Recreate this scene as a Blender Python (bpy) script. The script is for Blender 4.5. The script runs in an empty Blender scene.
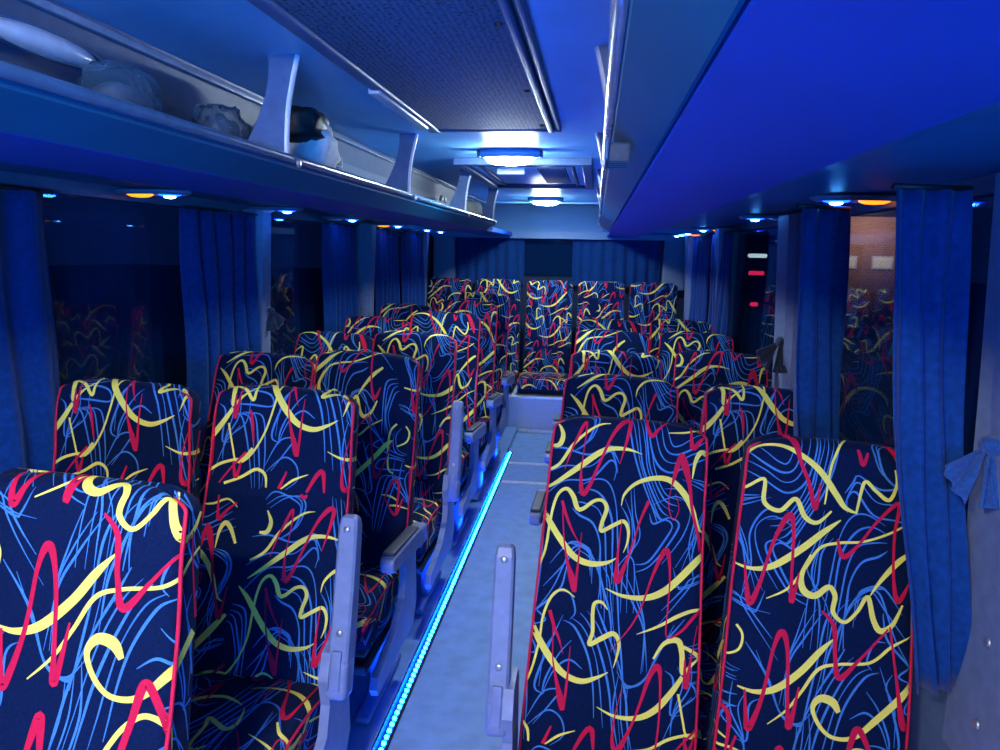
import bpy, math, random
from mathutils import Vector, Matrix
random.seed(7)
SC = bpy.context.scene
COL = SC.collection
PI = math.pi
def rad(d): return math.radians(d)

# ------------------------------------------------------------------ materials
def nodes_of(name):
    m = bpy.data.materials.new(name); m.use_nodes = True
    nt = m.node_tree
    return m, nt, nt.nodes['Principled BSDF']
def mat(name, col, rough=0.6, metal=0.0, spec=0.5, var=0.12, scale=30.0, bump=0.0, bscale=200.0,
        sheen=0.0, emit=None, estr=0.0, trans=0.0, alpha=1.0, stretch=None, coat=0.0):
    m, nt, b = nodes_of(name)
    tc = nt.nodes.new('ShaderNodeTexCoord')
    src = tc.outputs['Object']
    if stretch:
        mp = nt.nodes.new('ShaderNodeMapping'); mp.inputs['Scale'].default_value = stretch
        nt.links.new(src, mp.inputs['Vector']); src = mp.outputs['Vector']
    nz = nt.nodes.new('ShaderNodeTexNoise'); nz.inputs['Scale'].default_value = scale; nz.inputs['Detail'].default_value = 3
    nt.links.new(src, nz.inputs['Vector'])
    rp = nt.nodes.new('ShaderNodeValToRGB')
    lo = tuple(c * (1 - var) for c in col); hi = tuple(min(1, c * (1 + var)) for c in col)
    rp.color_ramp.elements[0].position = .3; rp.color_ramp.elements[1].position = .7
    rp.color_ramp.elements[0].color = (*lo, 1); rp.color_ramp.elements[1].color = (*hi, 1)
    nt.links.new(nz.outputs['Fac'], rp.inputs['Fac'])
    nt.links.new(rp.outputs['Color'], b.inputs['Base Color'])
    b.inputs['Roughness'].default_value = rough; b.inputs['Metallic'].default_value = metal
    b.inputs['Specular IOR Level'].default_value = spec
    b.inputs['Sheen Weight'].default_value = sheen
    b.inputs['Transmission Weight'].default_value = trans
    b.inputs['Alpha'].default_value = alpha
    b.inputs['Coat Weight'].default_value = coat
    if emit:
        b.inputs['Emission Color'].default_value = (*emit, 1); b.inputs['Emission Strength'].default_value = estr
    if bump:
        n2 = nt.nodes.new('ShaderNodeTexNoise'); n2.inputs['Scale'].default_value = bscale; n2.inputs['Detail'].default_value = 2
        nt.links.new(src, n2.inputs['Vector'])
        bp = nt.nodes.new('ShaderNodeBump'); bp.inputs['Strength'].default_value = bump; bp.inputs['Distance'].default_value = .004
        nt.links.new(n2.outputs['Fac'], bp.inputs['Height']); nt.links.new(bp.outputs['Normal'], b.inputs['Normal'])
    return m

M = {}  # grey plastics below have the blue light mixed into their colours
M['navy']   = mat('upholstery_navy', (.0010, .0085, .045), .85, spec=.12, var=.25, scale=180, bump=.15, bscale=900, sheen=.015)
M['blue']   = mat('upholstery_blue_line', (.055, .22, .58), .8, spec=.2, var=.15, scale=300)
M['yellow'] = mat('upholstery_yellow_line', (.95, .80, .13), .8, spec=.2, var=.05, scale=300)
M['red']    = mat('upholstery_red_line', (.64, .008, .055), .8, spec=.2, var=.08, scale=300)
M['piping'] = mat('red_piping', (.68, .010, .055), .6, spec=.3)
M['armgrey'] = mat('armrest_grey_plastic', (.20, .25, .42), .42, spec=.5, bump=.05, bscale=400)
M['armdark'] = mat('armrest_dark_pad', (.03, .035, .06), .5)
M['bolt']   = mat('bolt_metal', (.55, .56, .60), .35, metal=.8)
M['frame']  = mat('seat_frame_paint', (.14, .24, .48), .4, metal=.1)
M['dark']   = mat('black_plastic', (.012, .014, .02), .5)
M['floor']  = mat('floor_vinyl', (.17, .32, .58), .5, var=.12, scale=14, bump=.08, bscale=160)  # vinyl colour shifted to hold the blue light
M['riser']  = mat('riser_carpet_grey', (.46, .54, .66), .8, var=.14, scale=120, bump=.1, bscale=300)
M['alu']    = mat('aluminium_trim', (.72, .74, .78), .35, metal=.6)
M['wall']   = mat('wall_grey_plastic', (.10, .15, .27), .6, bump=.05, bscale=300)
M['backwall'] = mat('rear_wall_cloth', (.008, .022, .07), .8)
M['pillar'] = mat('pillar_grey_plastic', (.17, .22, .36), .55, bump=.05, bscale=300)
M['ceil']   = mat('ceiling_laminate', (.19, .52, .90), .40, var=.06, scale=5, bump=.03, bscale=250)  # the laminate carries the blue light in its colour
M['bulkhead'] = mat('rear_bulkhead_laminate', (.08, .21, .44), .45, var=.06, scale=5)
M['fascia'] = mat('rack_fascia_dark_blue', (.003, .10, .24), .75, spec=.15, var=.06, scale=6)
M['duct']   = mat('duct_panel_grey', (.028, .085, .20), .5)  # grey panel, blued in its colour for the light
M['rack']   = mat('rack_moulding', (.006, .15, .38), .40, var=.06, scale=6)  # blue light put into the rack colour, as on the fascia
M['rackblue'] = mat('rack_underside_blue_light', (.0015, .075, .50), .5, var=.05, scale=6)  # blue light on the underside, put into its colour
M['rail']   = mat('white_moulding', (.62, .68, .78), .28, coat=.3)
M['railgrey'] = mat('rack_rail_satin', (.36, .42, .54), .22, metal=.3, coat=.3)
M['bracket']= mat('bracket_blue_grey', (.07, .13, .28), .45)
M['curtain']= mat('curtain_blue_cloth', (.003, .045, .20), .75, spec=.12, var=.2, scale=60, sheen=.12)
M['tieblue']= mat('terry_blue_cloth', (.012, .075, .26), .9, var=.25, scale=120, bump=.6, bscale=350, sheen=.2)
M['tiegrey']= mat('dark_ruffled_cloth', (.02, .03, .06), .7, var=.3, scale=80, sheen=.2)
M['chrome'] = mat('chrome', (.85, .87, .90), .12, metal=1.0, var=.03)
M['bezel']  = mat('lamp_bezel', (.20, .20, .34), .3)
M['lens']   = mat('ceiling_lamp_lens', (.9, .95, 1), .4, emit=(.72, .89, 1.0), estr=360)
M['lensfront'] = mat('front_lamp_lens', (.9, .95, 1), .4, emit=(1.0, .95, .90), estr=640)
M['lensb']  = mat('blue_lamp_lens', (.02, .1, 1), .4, emit=(.002, .035, 1.0), estr=17)
M['lensbc'] = mat('blue_lamp_core', (.3, .6, 1), .4, emit=(.06, .40, 1.0), estr=50)
M['lensa']  = mat('amber_lamp_lens', (1, .45, .05), .4, emit=(1.0, .22, .004), estr=2.8)
M['dishglow']= mat('pink_dish_glow', (.75, .42, .42), .3)  # amber glow put into the dish colour of lit lamps
M['lens_dim']= mat('frosted_lens_unlit', (.55, .60, .70), .35)
M['diode']  = mat('led_diode', (.2, .7, 1), .4, emit=(.0010, .075, 1.0), estr=400)
M['ledbase']= mat('led_strip_black', (.008, .010, .014), .6, spec=.2)
M['railblue'] = mat('rack_rail_blue_lit', (.06, .15, .30), .25, coat=.4)  # left rail darkened and blued in colour for the light there
M['bag']    = mat('grey_bag_cloth', (.06, .10, .18), .6, var=.4, scale=25)
M['white']  = mat('white_cloth', (.70, .72, .76), .7, var=.15, scale=20)
M['beige']  = mat('beige_cloth', (.62, .56, .40), .8, var=.15, scale=20)
M['brick']  = None

def glass_mat():
    m = bpy.data.materials.new('tinted_window_glass'); m.use_nodes = True
    nt = m.node_tree; nt.nodes.clear()
    out = nt.nodes.new('ShaderNodeOutputMaterial'); mix = nt.nodes.new('ShaderNodeMixShader')
    tr = nt.nodes.new('ShaderNodeBsdfTransparent'); gl = nt.nodes.new('ShaderNodeBsdfGlossy')
    lw = nt.nodes.new('ShaderNodeLayerWeight'); lw.inputs['Blend'].default_value = .5
    pw = nt.nodes.new('ShaderNodeMath'); pw.operation = 'POWER'; pw.inputs[1].default_value = 4.0
    fr = nt.nodes.new('ShaderNodeMath'); fr.operation = 'MULTIPLY_ADD'; fr.inputs[1].default_value = .8; fr.inputs[2].default_value = .03
    nt.links.new(lw.outputs['Facing'], pw.inputs[0]); nt.links.new(pw.outputs[0], fr.inputs[0])
    tr.inputs['Color'].default_value = (.72, .76, .84, 1); gl.inputs['Roughness'].default_value = .02
    gl.inputs['Color'].default_value = (.60, .66, .80, 1)
    df = nt.nodes.new('ShaderNodeBsdfDiffuse'); df.inputs['Color'].default_value = (.006, .06, .20, 1)  # diffuse blue veil mixed in for cabin haze and reflections
    nz = nt.nodes.new('ShaderNodeTexNoise'); nz.inputs['Scale'].default_value = 3
    mr = nt.nodes.new('ShaderNodeMapRange'); mr.inputs['To Min'].default_value = .12; mr.inputs['To Max'].default_value = .24
    nt.links.new(nz.outputs['Fac'], mr.inputs['Value'])
    m2 = nt.nodes.new('ShaderNodeMixShader'); nt.links.new(mr.outputs[0], m2.inputs['Fac'])
    nt.links.new(tr.outputs[0], m2.inputs[1]); nt.links.new(df.outputs[0], m2.inputs[2])
    nt.links.new(fr.outputs[0], mix.inputs['Fac']); nt.links.new(m2.outputs[0], mix.inputs[1]); nt.links.new(gl.outputs[0], mix.inputs[2])
    nt.links.new(mix.outputs[0], out.inputs['Surface'])
    return m
M['glass'] = glass_mat()
def film_mat():
    m = bpy.data.materials.new('clear_plastic_film'); m.use_nodes = True
    nt = m.node_tree; nt.nodes.clear()
    out = nt.nodes.new('ShaderNodeOutputMaterial'); mix = nt.nodes.new('ShaderNodeMixShader')
    tr = nt.nodes.new('ShaderNodeBsdfTransparent'); gl = nt.nodes.new('ShaderNodeBsdfPrincipled')
    gl.inputs['Base Color'].default_value = (.08, .18, .28, 1); gl.inputs['Roughness'].default_value = .12
    lw = nt.nodes.new('ShaderNodeLayerWeight'); lw.inputs['Blend'].default_value = .35
    nz = nt.nodes.new('ShaderNodeTexNoise'); nz.inputs['Scale'].default_value = 14
    ad = nt.nodes.new('ShaderNodeMath'); ad.operation = 'MULTIPLY_ADD'; ad.inputs[1].default_value = .25
    nt.links.new(nz.outputs['Fac'], ad.inputs[0]); nt.links.new(lw.outputs['Facing'], ad.inputs[2])
    bp = nt.nodes.new('ShaderNodeBump'); bp.inputs['Strength'].default_value = .7; bp.inputs['Distance'].default_value = .02
    nt.links.new(nz.outputs['Fac'], bp.inputs['Height']); nt.links.new(bp.outputs['Normal'], gl.inputs['Normal'])
    nt.links.new(ad.outputs[0], mix.inputs['Fac']); nt.links.new(tr.outputs[0], mix.inputs[1]); nt.links.new(gl.outputs[0], mix.inputs[2])
    nt.links.new(mix.outputs[0], out.inputs['Surface'])
    return m
M['film'] = film_mat()
def brick_mat():
    m, nt, b = nodes_of('brick_facade')
    tc = nt.nodes.new('ShaderNodeTexCoord'); br = nt.nodes.new('ShaderNodeTexBrick')
    mp = nt.nodes.new('ShaderNodeMapping'); mp.inputs['Rotation'].default_value = (PI/2, 0, 0)
    br.inputs['Color1'].default_value = (.42, .20, .12, 1); br.inputs['Color2'].default_value = (.34, .17, .11, 1)
    br.inputs['Mortar'].default_value = (.5, .36, .28, 1); br.inputs['Scale'].default_value = 3.5
    nt.links.new(tc.outputs['Object'], mp.inputs['Vector']); nt.links.new(mp.outputs['Vector'], br.inputs['Vector'])
    nt.links.new(br.outputs['Color'], b.inputs['Base Color']); b.inputs['Roughness'].default_value = .9
    return m
M['brick'] = brick_mat()
def mesh_panel_mat():
    m, nt, b = nodes_of('perforated_ceiling_cloth')
    tc = nt.nodes.new('ShaderNodeTexCoord'); wv = nt.nodes.new('ShaderNodeTexWave')
    wv.inputs['Scale'].default_value = 22; wv.inputs['Distortion'].default_value = 1.5; wv.inputs['Detail'].default_value = 1
    vo = nt.nodes.new('ShaderNodeTexVoronoi'); vo.inputs['Scale'].default_value = 90
    mx = nt.nodes.new('ShaderNodeMix'); mx.data_type = 'RGBA'
    rp = nt.nodes.new('ShaderNodeValToRGB')
    rp.color_ramp.elements[0].color = (.065, .115, .20, 1); rp.color_ramp.elements[1].color = (.10, .17, .28, 1)
    nt.links.new(tc.outputs['Object'], wv.inputs['Vector']); nt.links.new(tc.outputs['Object'], vo.inputs['Vector'])
    nt.links.new(wv.outputs['Fac'], rp.inputs['Fac']); nt.links.new(rp.outputs['Color'], mx.inputs[6])
    mx.inputs[7].default_value = (.03, .035, .05, 1)
    lt = nt.nodes.new('ShaderNodeMath'); lt.operation = 'LESS_THAN'; lt.inputs[1].default_value = .28
    nt.links.new(vo.outputs['Distance'], lt.inputs[0]); nt.links.new(lt.outputs[0], mx.inputs[0])
    nt.links.new(mx.outputs[2], b.inputs['Base Color']); b.inputs['Roughness'].default_value = .85; b.inputs['Specular IOR Level'].default_value = .2
    return m
M['meshpanel'] = mesh_panel_mat()

# ------------------------------------------------------------------ mesh builder
class MB:
    def __init__(s): s.v = []; s.f = []; s.mi = []; s.sm = []
    def add(s, vs, fs, mi=0, smooth=False):
        b = len(s.v); s.v += [tuple(v) for v in vs]
        for f in fs: s.f.append(tuple(b + i for i in f)); s.mi.append(mi); s.sm.append(smooth)
    def grid(s, rows, mi=0, smooth=True, closed=False):
        n = len(rows[0]); vs = [p for r in rows for p in r]; fs = []
        for i in range(len(rows) - 1):
            for j in range(n if closed else n - 1):
                k = (j + 1) % n
                fs.append((i*n + j, i*n + k, (i+1)*n + k, (i+1)*n + j))
        s.add(vs, fs, mi, smooth)
    def box(s, x0, x1, y0, y1, z0, z1, bev=0.0, mi=0):
        if bev <= 0:
            vs = [(x, y, z) for z in (z0, z1) for y in (y0, y1) for x in (x0, x1)]
            s.add(vs, [(0,2,3,1),(4,5,7,6),(0,1,5,4),(2,6,7,3),(0,4,6,2),(1,3,7,5)], mi); return
        # rounded box: stacked rounded-rectangle loops
        b = min(bev, (x1-x0)/2.01, (y1-y0)/2.01, (z1-z0)/2.01); n = 4
        def loop(ins, z):
            pts = []; r = b
            for cx, cy, a0 in ((x1-r, y1-r, 0), (x0+r, y1-r, 90), (x0+r, y0+r, 180), (x1-r, y0+r, 270)):
                for k in range(n + 1):
                    a = rad(a0 + 90*k/n); rr = r - ins
                    pts.append((cx + rr*math.cos(a), cy + rr*math.sin(a), z))
            return pts
        rows = []
        for k in range(n + 1):
            a = rad(90*k/n); rows.append(loop(b*(1-math.sin(a)), z0 + b*(1-math.cos(a))))
        for k in range(n + 1):
            a = rad(90*k/n); rows.append(loop(b*(1-math.cos(a)), z1 - b*(1-math.sin(a))))
        m = len(rows[0]); s.grid(rows, mi, True, True)
        s.add(rows[0], [tuple(reversed(range(m)))], mi, True); s.add(rows[-1], [tuple(range(m))], mi, True)
    def tube(s, pts, r, n=8, mi=0, closed=False, caps=True):
        pts = [Vector(p) for p in pts]; rows = []; up = Vector((0, 0, 1))
        m = len(pts); prev = None
        for i, p in enumerate(pts):
            if closed: t = pts[(i+1) % m] - pts[i-1]
            else: t = pts[min(i+1, m-1)] - pts[max(i-1, 0)]
            t.normalize()
            if prev is None:
                a = t.cross(up)
                if a.length < 1e-3: a = t.cross(Vector((1, 0, 0)))
            else: a = prev - t * prev.dot(t)
            a.normalize(); prev = a; b = t.cross(a)
            rr = r[i] if isinstance(r, (list, tuple)) else r
            rows.append([p + (a*math.cos(2*PI*k/n) + b*math.sin(2*PI*k/n))*rr for k in range(n)])
        if closed: rows.append(rows[0])
        s.grid(rows, mi, True, True)
        if caps and not closed:
            s.add(rows[0], [tuple(range(n))], mi); s.add(rows[-1], [tuple(reversed(range(n)))], mi)
    def extrude_y(s, prof, y0, y1, mi=0, smooth=False, ny=1):
        rows = [[(x, y0 + (y1-y0)*k/ny, z) for x, z in prof] for k in range(ny + 1)]
        s.grid(rows, mi, smooth, True)
        n = len(prof); s.add(rows[0], [tuple(range(n))], mi); s.add(rows[-1], [tuple(reversed(range(n)))], mi)
    def extrude_x(s, prof, x0, x1, mi=0, bev=0.0):
        n = len(prof)
        rows = [[(x, y, z) for y, z in prof] for x in (x0, x1)]
        s.grid(rows, mi, False, True)
        s.add(rows[0], [tuple(range(n))], mi); s.add(rows[-1], [tuple(reversed(range(n)))], mi)
    def lathe(s, prof, c, n=24, axis='z', mi=0, sx=1.0, sy=1.0):
        rows = []
        for r, h in prof:
            ring = []
            for k in range(n):
                a = 2*PI*k/n; u, v = r*math.cos(a)*sx, r*math.sin(a)*sy
                if axis == 'z': ring.append((c[0]+u, c[1]+v, c[2]+h))
                elif axis == 'y': ring.append((c[0]+u, c[1]+h, c[2]+v))
                else: ring.append((c[0]+h, c[1]+u, c[2]+v))
            rows.append(ring)
        s.grid(rows, mi, True, True)
        s.add(rows[0], [tuple(range(n))], mi); s.add(rows[-1], [tuple(reversed(range(n)))], mi)
    def mesh(s, name, mats):
        me = bpy.data.meshes.new(name); me.from_pydata(s.v, [], s.f)
        for m in (mats if isinstance(mats, (list, tuple)) else [mats]): me.materials.append(m)
        me.polygons.foreach_set('material_index', s.mi); me.polygons.foreach_set('use_smooth', s.sm)
        me.update()
        import bmesh
        bm = bmesh.new(); bm.from_mesh(me)
        bmesh.ops.remove_doubles(bm, verts=bm.verts, dist=1e-5)
        if not getattr(s, 'keep_normals', False):
            bmesh.ops.recalc_face_normals(bm, faces=bm.faces)
        bm.to_mesh(me); bm.free()
        return me
    def build(s, name, mats, parent=None, loc=(0,0,0), rot=(0,0,0)):
        o = bpy.data.objects.new(name, s.mesh(name, mats)); COL.objects.link(o)
        o.location = loc; o.rotation_euler = rot
        if parent: o.parent = parent
        return o
def smooth_by_angle(o): pass
def empty(name, loc=(0,0,0), rot=(0,0,0)):
    o = bpy.data.objects.new(name, None); COL.objects.link(o); o.location = loc; o.rotation_euler = rot
    o.empty_display_size = .05
    return o
def tag(o, label, cat, group=None):
    o['label'] = label; o['category'] = cat
    if group: o['group'] = group
    return o
def struct(o): o['kind'] = 'structure'; return o
def link_copy(o, parent=None):
    c = o.copy(); COL.objects.link(c)
    if parent: c.parent = parent
    return c
def copy_tree(o, parent=None):
    c = link_copy(o, parent)
    for ch in list(o.children): copy_tree(ch, c)
    return c

# ------------------------------------------------------------------ dimensions of the bus
C0 = -.37                       # bus centre line
XL, XR = -1.64, .86             # side walls
ZC = 2.0                        # ceiling
YF, YB = -1.6, 7.55             # front / back
ZW0, ZW1 = .80, 1.70            # window band
XP = -.625                      # edge of the left seat platform

# ------------------------------------------------------------------ upholstery pattern
S = .000593
def cr(pts, step=8.0):
    """Catmull-Rom through (x, y, w)"""
    out = []; n = len(pts)
    for i in range(n - 1):
        p0 = pts[max(i-1, 0)]; p1 = pts[i]; p2 = pts[i+1]; p3 = pts[min(i+2, n-1)]
        d = math.hypot(p2[0]-p1[0], p2[1]-p1[1]); k = max(2, int(d/step))
        for j in range(k):
            t = j/k; q = []
            for a in range(3):
                q.append(.5*((2*p1[a]) + (-p0[a]+p2[a])*t + (2*p0[a]-5*p1[a]+4*p2[a]-p3[a])*t*t + (-p0[a]+3*p1[a]-3*p2[a]+p3[a])*t**3))
            out.append((q[0], q[1], max(q[2], 1.5)))
    out.append(tuple(pts[-1]))
    return out
Q = 729
def lo(pts): return [(x, y + Q, w) for x, y, w in pts]
YEL = [
 [(140,472,5),(190,520,22),(260,615,26),(330,690,26),(400,715,24),(470,705,15),(512,680,3)],
 [(175,435,3),(240,385,16),(330,310,24),(400,250,24),(450,225,20),(520,220,13),(585,235,2)],
 [(215,640,11),(225,520,11),(245,440,12),(280,412,15),(310,440,20),(332,490,20),(355,490,16),(400,452,14),(436,447,15),(455,480,17),(440,540,16),(440,575,16),(490,545,16),(530,525,16),(552,560,13),(552,610,9),(538,655,2)],
 [(215,640,11),(205,700,9),(175,780,8),(130,849,9),(85,877,9),(60,860,5)],
 [(515,460,3),(525,410,10),(570,360,15),(640,332,20),(710,335,24),(770,385,26),(810,450,22),(840,525,13),(870,548,4)],
 [(800,320,4),(808,245,15),(830,205,21),(860,225,20),(895,290,12)],
 [(475,809,3),(550,832,14),(640,830,23),(710,800,28),(770,745,28),(840,665,28),(895,600,14)],
 lo([(615,250,2),(700,210,11),(780,160,15),(850,130,13),(925,128,8)]),
 lo([(690,340,8),(730,275,16),(785,258,24),(805,310,22),(812,385,17),(850,345,11),(905,295,5)]),
 [(175,355,8),(240,310,13),(290,225,13),(345,165,11),(400,125,9),(445,115,2)],
 lo([(10,280,14),(60,305,15),(105,355,15),(112,290,11),(110,230,11),(130,200,15),(160,225,22),(210,310,28),(270,390,30),(330,445,26),(400,465,23),(460,445,15),(510,415,3)]),
 lo([(0,470,10),(25,570,9),(45,635,9),(80,640,9),(130,590,9),(185,480,9),(215,340,9),(225,220,10),(255,135,11),(300,105,9),(350,130,3)]),
 lo([(490,165,4),(465,138,12),(435,145,15),(430,190,15),(435,260,15),(425,312,17),(470,285,20),(520,258,20),(545,290,15),(543,340,10),(530,395,2)]),
 lo([(475,560,3),(550,588,13),(640,585,22),(710,545,26),(770,470,24),(812,400,17)]),
 lo([(630,720,3),(700,705,11),(770,660,13),(840,635,13),(885,630,21),(925,575,14)]),
 lo([(0,745,12),(80,710,13),(150,668,15),(195,690,13),(205,745,8)]),
 lo([(275,745,6),(330,700,11),(395,670,3)]),
 [(200,230,10),(235,225,20),(247,180,18),(225,130,6)],
 [(690,135,3),(760,125,10),(830,98,9),(880,130,4)],
]
RED = [
 [(265,330,3),(290,240,8),(320,160,13),(342,115,12),(345,160,7),(340,250,5),(335,340,9),(348,425,22),(375,390,17),(410,290,11),(455,170,13),(500,105,21),(527,97,19),(524,150,15),(495,285,3)],
 [(603,60,12),(600,110,11),(620,155,20),(650,120,11),(690,70,8)],
 [(783,85,10),(785,140,11),(795,190,22),(830,150,13),(875,110,8)],
 [(717,360,5),(733,280,22),(748,222,16),(765,265,32),(790,345,17),(810,450,13),(840,550,13),(862,620,22),(876,560,10),(886,480,4)],
 [(717,360,3),(711,440,4),(735,500,4),(755,450,3),(735,390,2)],
 [(265,465,12),(285,520,13),(320,590,7),(355,640,2)],
 [(270,500,5),(285,620,6),(308,720,12),(335,790,30),(348,835,14),(352,740,9),(358,590,2)],
 [(628,430,15),(600,510,9),(575,610,8),(550,700,14),(520,775,26),(515,690,12),(522,520,3)],
 [(515,1054,2),(590,949,6),(630,859,7),(660,755,9),(690,670,17),(715,627,24),(730,665,15),(738,750,7),(736,860,6),(738,975,6),(795,949,10),(850,879,13),(915,815,13)],
 lo([(250,195,15),(275,260,13),(300,310,9),(320,365,2)]),
 lo([(270,260,5),(280,390,6),(303,480,14),(328,560,30),(338,590,12),(345,480,10),(348,330,2)]),
 lo([(722,740,8),(730,600,8),(725,430,11),(710,370,26),(680,410,19),(650,520,11),(620,620,11),(575,722,24),(550,700,15),(550,600,6),(570,480,3)]),
 lo([(395,750,12),(435,670,19),(462,655,21),(475,745,8)]),
 lo([(265,745,15),(295,665,8)]),
 lo([(775,745,6),(830,670,9),(895,595,11)]),
 lo([(18,330,6),(28,440,22),(45,300,5),(60,190,4)]), lo([(100,400,8),(115,455,15),(130,560,4)]),
 lo([(35,640,6),(55,710,20),(75,640,5)]),
 [(370,45,14),(385,60,20),(400,45,10)],
]
BLU = []
def bundle(a, b, n, w0, w1):
    for k in range(n):
        t = k/max(1, n-1); e = (k*37 % 11 - 5)*1.6
        m = min(len(a), len(b))
        BLU.append([(a[i][0]*(1-t)+b[i][0]*t + e*math.sin(i*1.7+k), a[i][1]*(1-t)+b[i][1]*t + e*math.cos(i*1.3+k), (w0 if (k % 2) else w1)*(.75+.5*abs(math.sin(i*1.1+k)))*(.2 if i in (0, m-1) else .72)) for i in range(m)])
bundle([(515,50),(545,180),(575,300),(650,480),(670,525)], [(600,50),(620,200),(640,300),(700,400),(770,420)], 6, 5, 8)
bundle([(590,50),(640,240),(700,295),(790,250),(890,220)], [(680,90),(700,180),(740,190),(790,160),(840,110)], 4, 6, 9)
bundle([(210,90),(260,45),(330,60),(370,100),(360,200),(300,260)], [(230,120),(300,75),(370,55),(395,90),(370,180),(330,230)], 3, 6, 8)
bundle([(170,260),(260,240),(360,250),(440,205),(470,240),(500,290)], [(150,500),(260,390),(380,360),(450,270),(480,300),(480,360)], 3, 7, 9)
bundle([(310,500),(350,520),(400,540),(430,620),(450,740),(470,900)], [(330,390),(400,355),(460,380),(500,470),(510,620),(520,740)], 4, 7, 10)
bundle([(515,470),(560,530),(555,640),(580,700),(600,900)], [(560,350),(570,480),(600,600),(520,740),(510,900)], 4, 5, 8)
bundle([(635,490),(660,525),(700,495),(725,520),(710,590),(650,690),(580,700)], [(640,440),(680,500),(720,490),(760,520),(720,610),(650,700),(590,730)], 2, 9, 9)
bundle([(800,330),(870,340),(890,390),(850,500),(760,700)], [(760,320),(850,370),(870,430),(830,560),(830,720)], 4, 6, 8)
bundle([(690,380),(780,380),(820,470),(800,600),(840,740)], [(640,450),(740,400),(800,450),(780,560),(700,690)], 2, 6, 8)
bundle([(120,560),(180,565),(190,600),(190,730),(195,900)], [(100,620),(120,640),(150,720),(165,800),(120,900)], 4, 7, 10)
bundle([(235,740),(320,640),(380,640),(400,680),(420,800)], [(195,920),(260,830),(330,660),(390,665),(400,740)], 3, 7, 9)
bundle([(300,650),(350,645),(395,660),(440,760),(450,900),(470,1080)], [(480,700),(520,800),(540,950),(560,1080),(580,1220)], 5, 5, 9)
bundle([(890,740),(800,780),(770,760),(740,690)], [(900,700),(840,720),(810,790),(690,960)], 4, 6, 8)
bundle([(520,745),(600,860),(640,950),(660,1120)], [(590,745),(620,840),(650,960),(640,1130)], 3, 6, 8)
bundle([(30,1060),(120,1040),(185,1050),(190,1100),(100,1110),(30,1115)], [(40,1020),(140,990),(205,920),(280,830),(300,760),(310,735)], 3, 8, 10)
bundle([(255,1275),(220,1240),(250,1080),(300,930)], [(240,1275),(290,1170),(350,1115),(400,1140),(420,1240)], 3, 9, 10)
bundle([(310,965),(370,985),(420,1080),(445,1200),(470,1340),(490,1480)], [(440,880),(480,960),(540,1080),(590,1240),(620,1480)], 5, 6, 10)
bundle([(545,1145),(600,1190),(650,1160),(700,1050),(770,930)], [(570,1150),(590,1195),(660,1150),(720,1020),(810,900)], 2, 11, 8)
bundle([(555,1150),(550,1300),(580,1480)], [(590,1190),(600,1320),(640,1480)], 3, 6, 8)
bundle([(740,1120),(785,1150),(775,1280),(850,1200),(890,1190)], [(890,1030),(880,1180),(800,1280),(740,1450)], 4, 6, 9)
bundle([(910,880),(920,960),(880,1000),(820,1010)], [(870,850),(900,900),(880,980),(820,1010)], 2, 6, 6)
bundle([(20,1160),(70,1170),(95,1270),(130,1480)], [(40,1150),(150,1150),(185,1300),(190,1480)], 4, 7, 9)
bundle([(190,1420),(280,1335),(330,1350),(340,1420),(300,1480)], [(220,1400),(300,1280),(320,1240),(250,1260),(190,1380)], 2, 8, 8)
bundle([(290,850),(340,850),(355,910),(330,945)], [(260,960),(280,1010),(240,1090),(230,1240)], 2, 8, 8)
TILE_W, TILE_H = 800.0, 1445.0
def bt(pts): return [((x-382)*1.886+530, (y-40)*1.886+45, w*1.886) for x, y, w in pts]
YELB = [bt(q) for q in (
 [(207,105,5),(230,82,6),(270,78,8),(310,95,10),(350,125,12),(385,170,12),(405,195,9),(430,205,3)],
 [(365,192,3),(370,120,5),(385,75,5),(405,45,4)],
 [(428,203,5),(437,140,7),(460,155,7),(488,172,8),(500,140,6),(495,110,3)],
 [(205,180,5),(243,152,7),(248,200,9),(280,215,9),(308,187,9),(330,222,10),(355,232,8),(380,205,4)],
 [(200,335,3),(240,342,8),(280,330,13),(330,290,14),(370,250,12),(400,222,3)],
 [(270,400,2),(310,375,5),(340,330,6),(365,285,6),(400,270,6),(450,262,5),(500,240,5),(535,215,3)],
 [(350,300,5),(335,345,10),(342,375,14),(365,383,13),(390,362,11),(404,380,10),(402,412,9),(425,430,7),(450,405,7),(468,375,9),(482,420,11),(497,440,12),(520,425,9),(538,385,4)],
 [(472,372,2),(490,340,8),(520,300,12),(548,275,7)],
 [(185,455,6),(166,482,6),(164,540,6),(172,600,6),(190,615,4)],
 [(215,460,5),(228,480,5),(222,510,5),(192,528,4)],
 [(225,585,3),(260,592,9),(300,580,14),(345,540,14),(380,495,12),(405,467,3)],
 [(290,655,2),(325,620,5),(350,580,6),(380,530,7),(420,515,6),(480,505,6),(520,470,6),(560,445,2)],
 [(426,612,9),(412,592,17),(388,588,15),(375,610,9),(392,645,8),(420,665,8),(460,660,10),(500,620,14),(545,570,15),(580,525,14),(600,510,4)],
 [(415,748,7),(440,705,8),(470,685,8),(500,700,8),(515,745,6)],
 [(160,685,3),(190,688,6),(215,700,3)], [(185,718,5),(215,716,6),(250,724,2)])]
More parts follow.
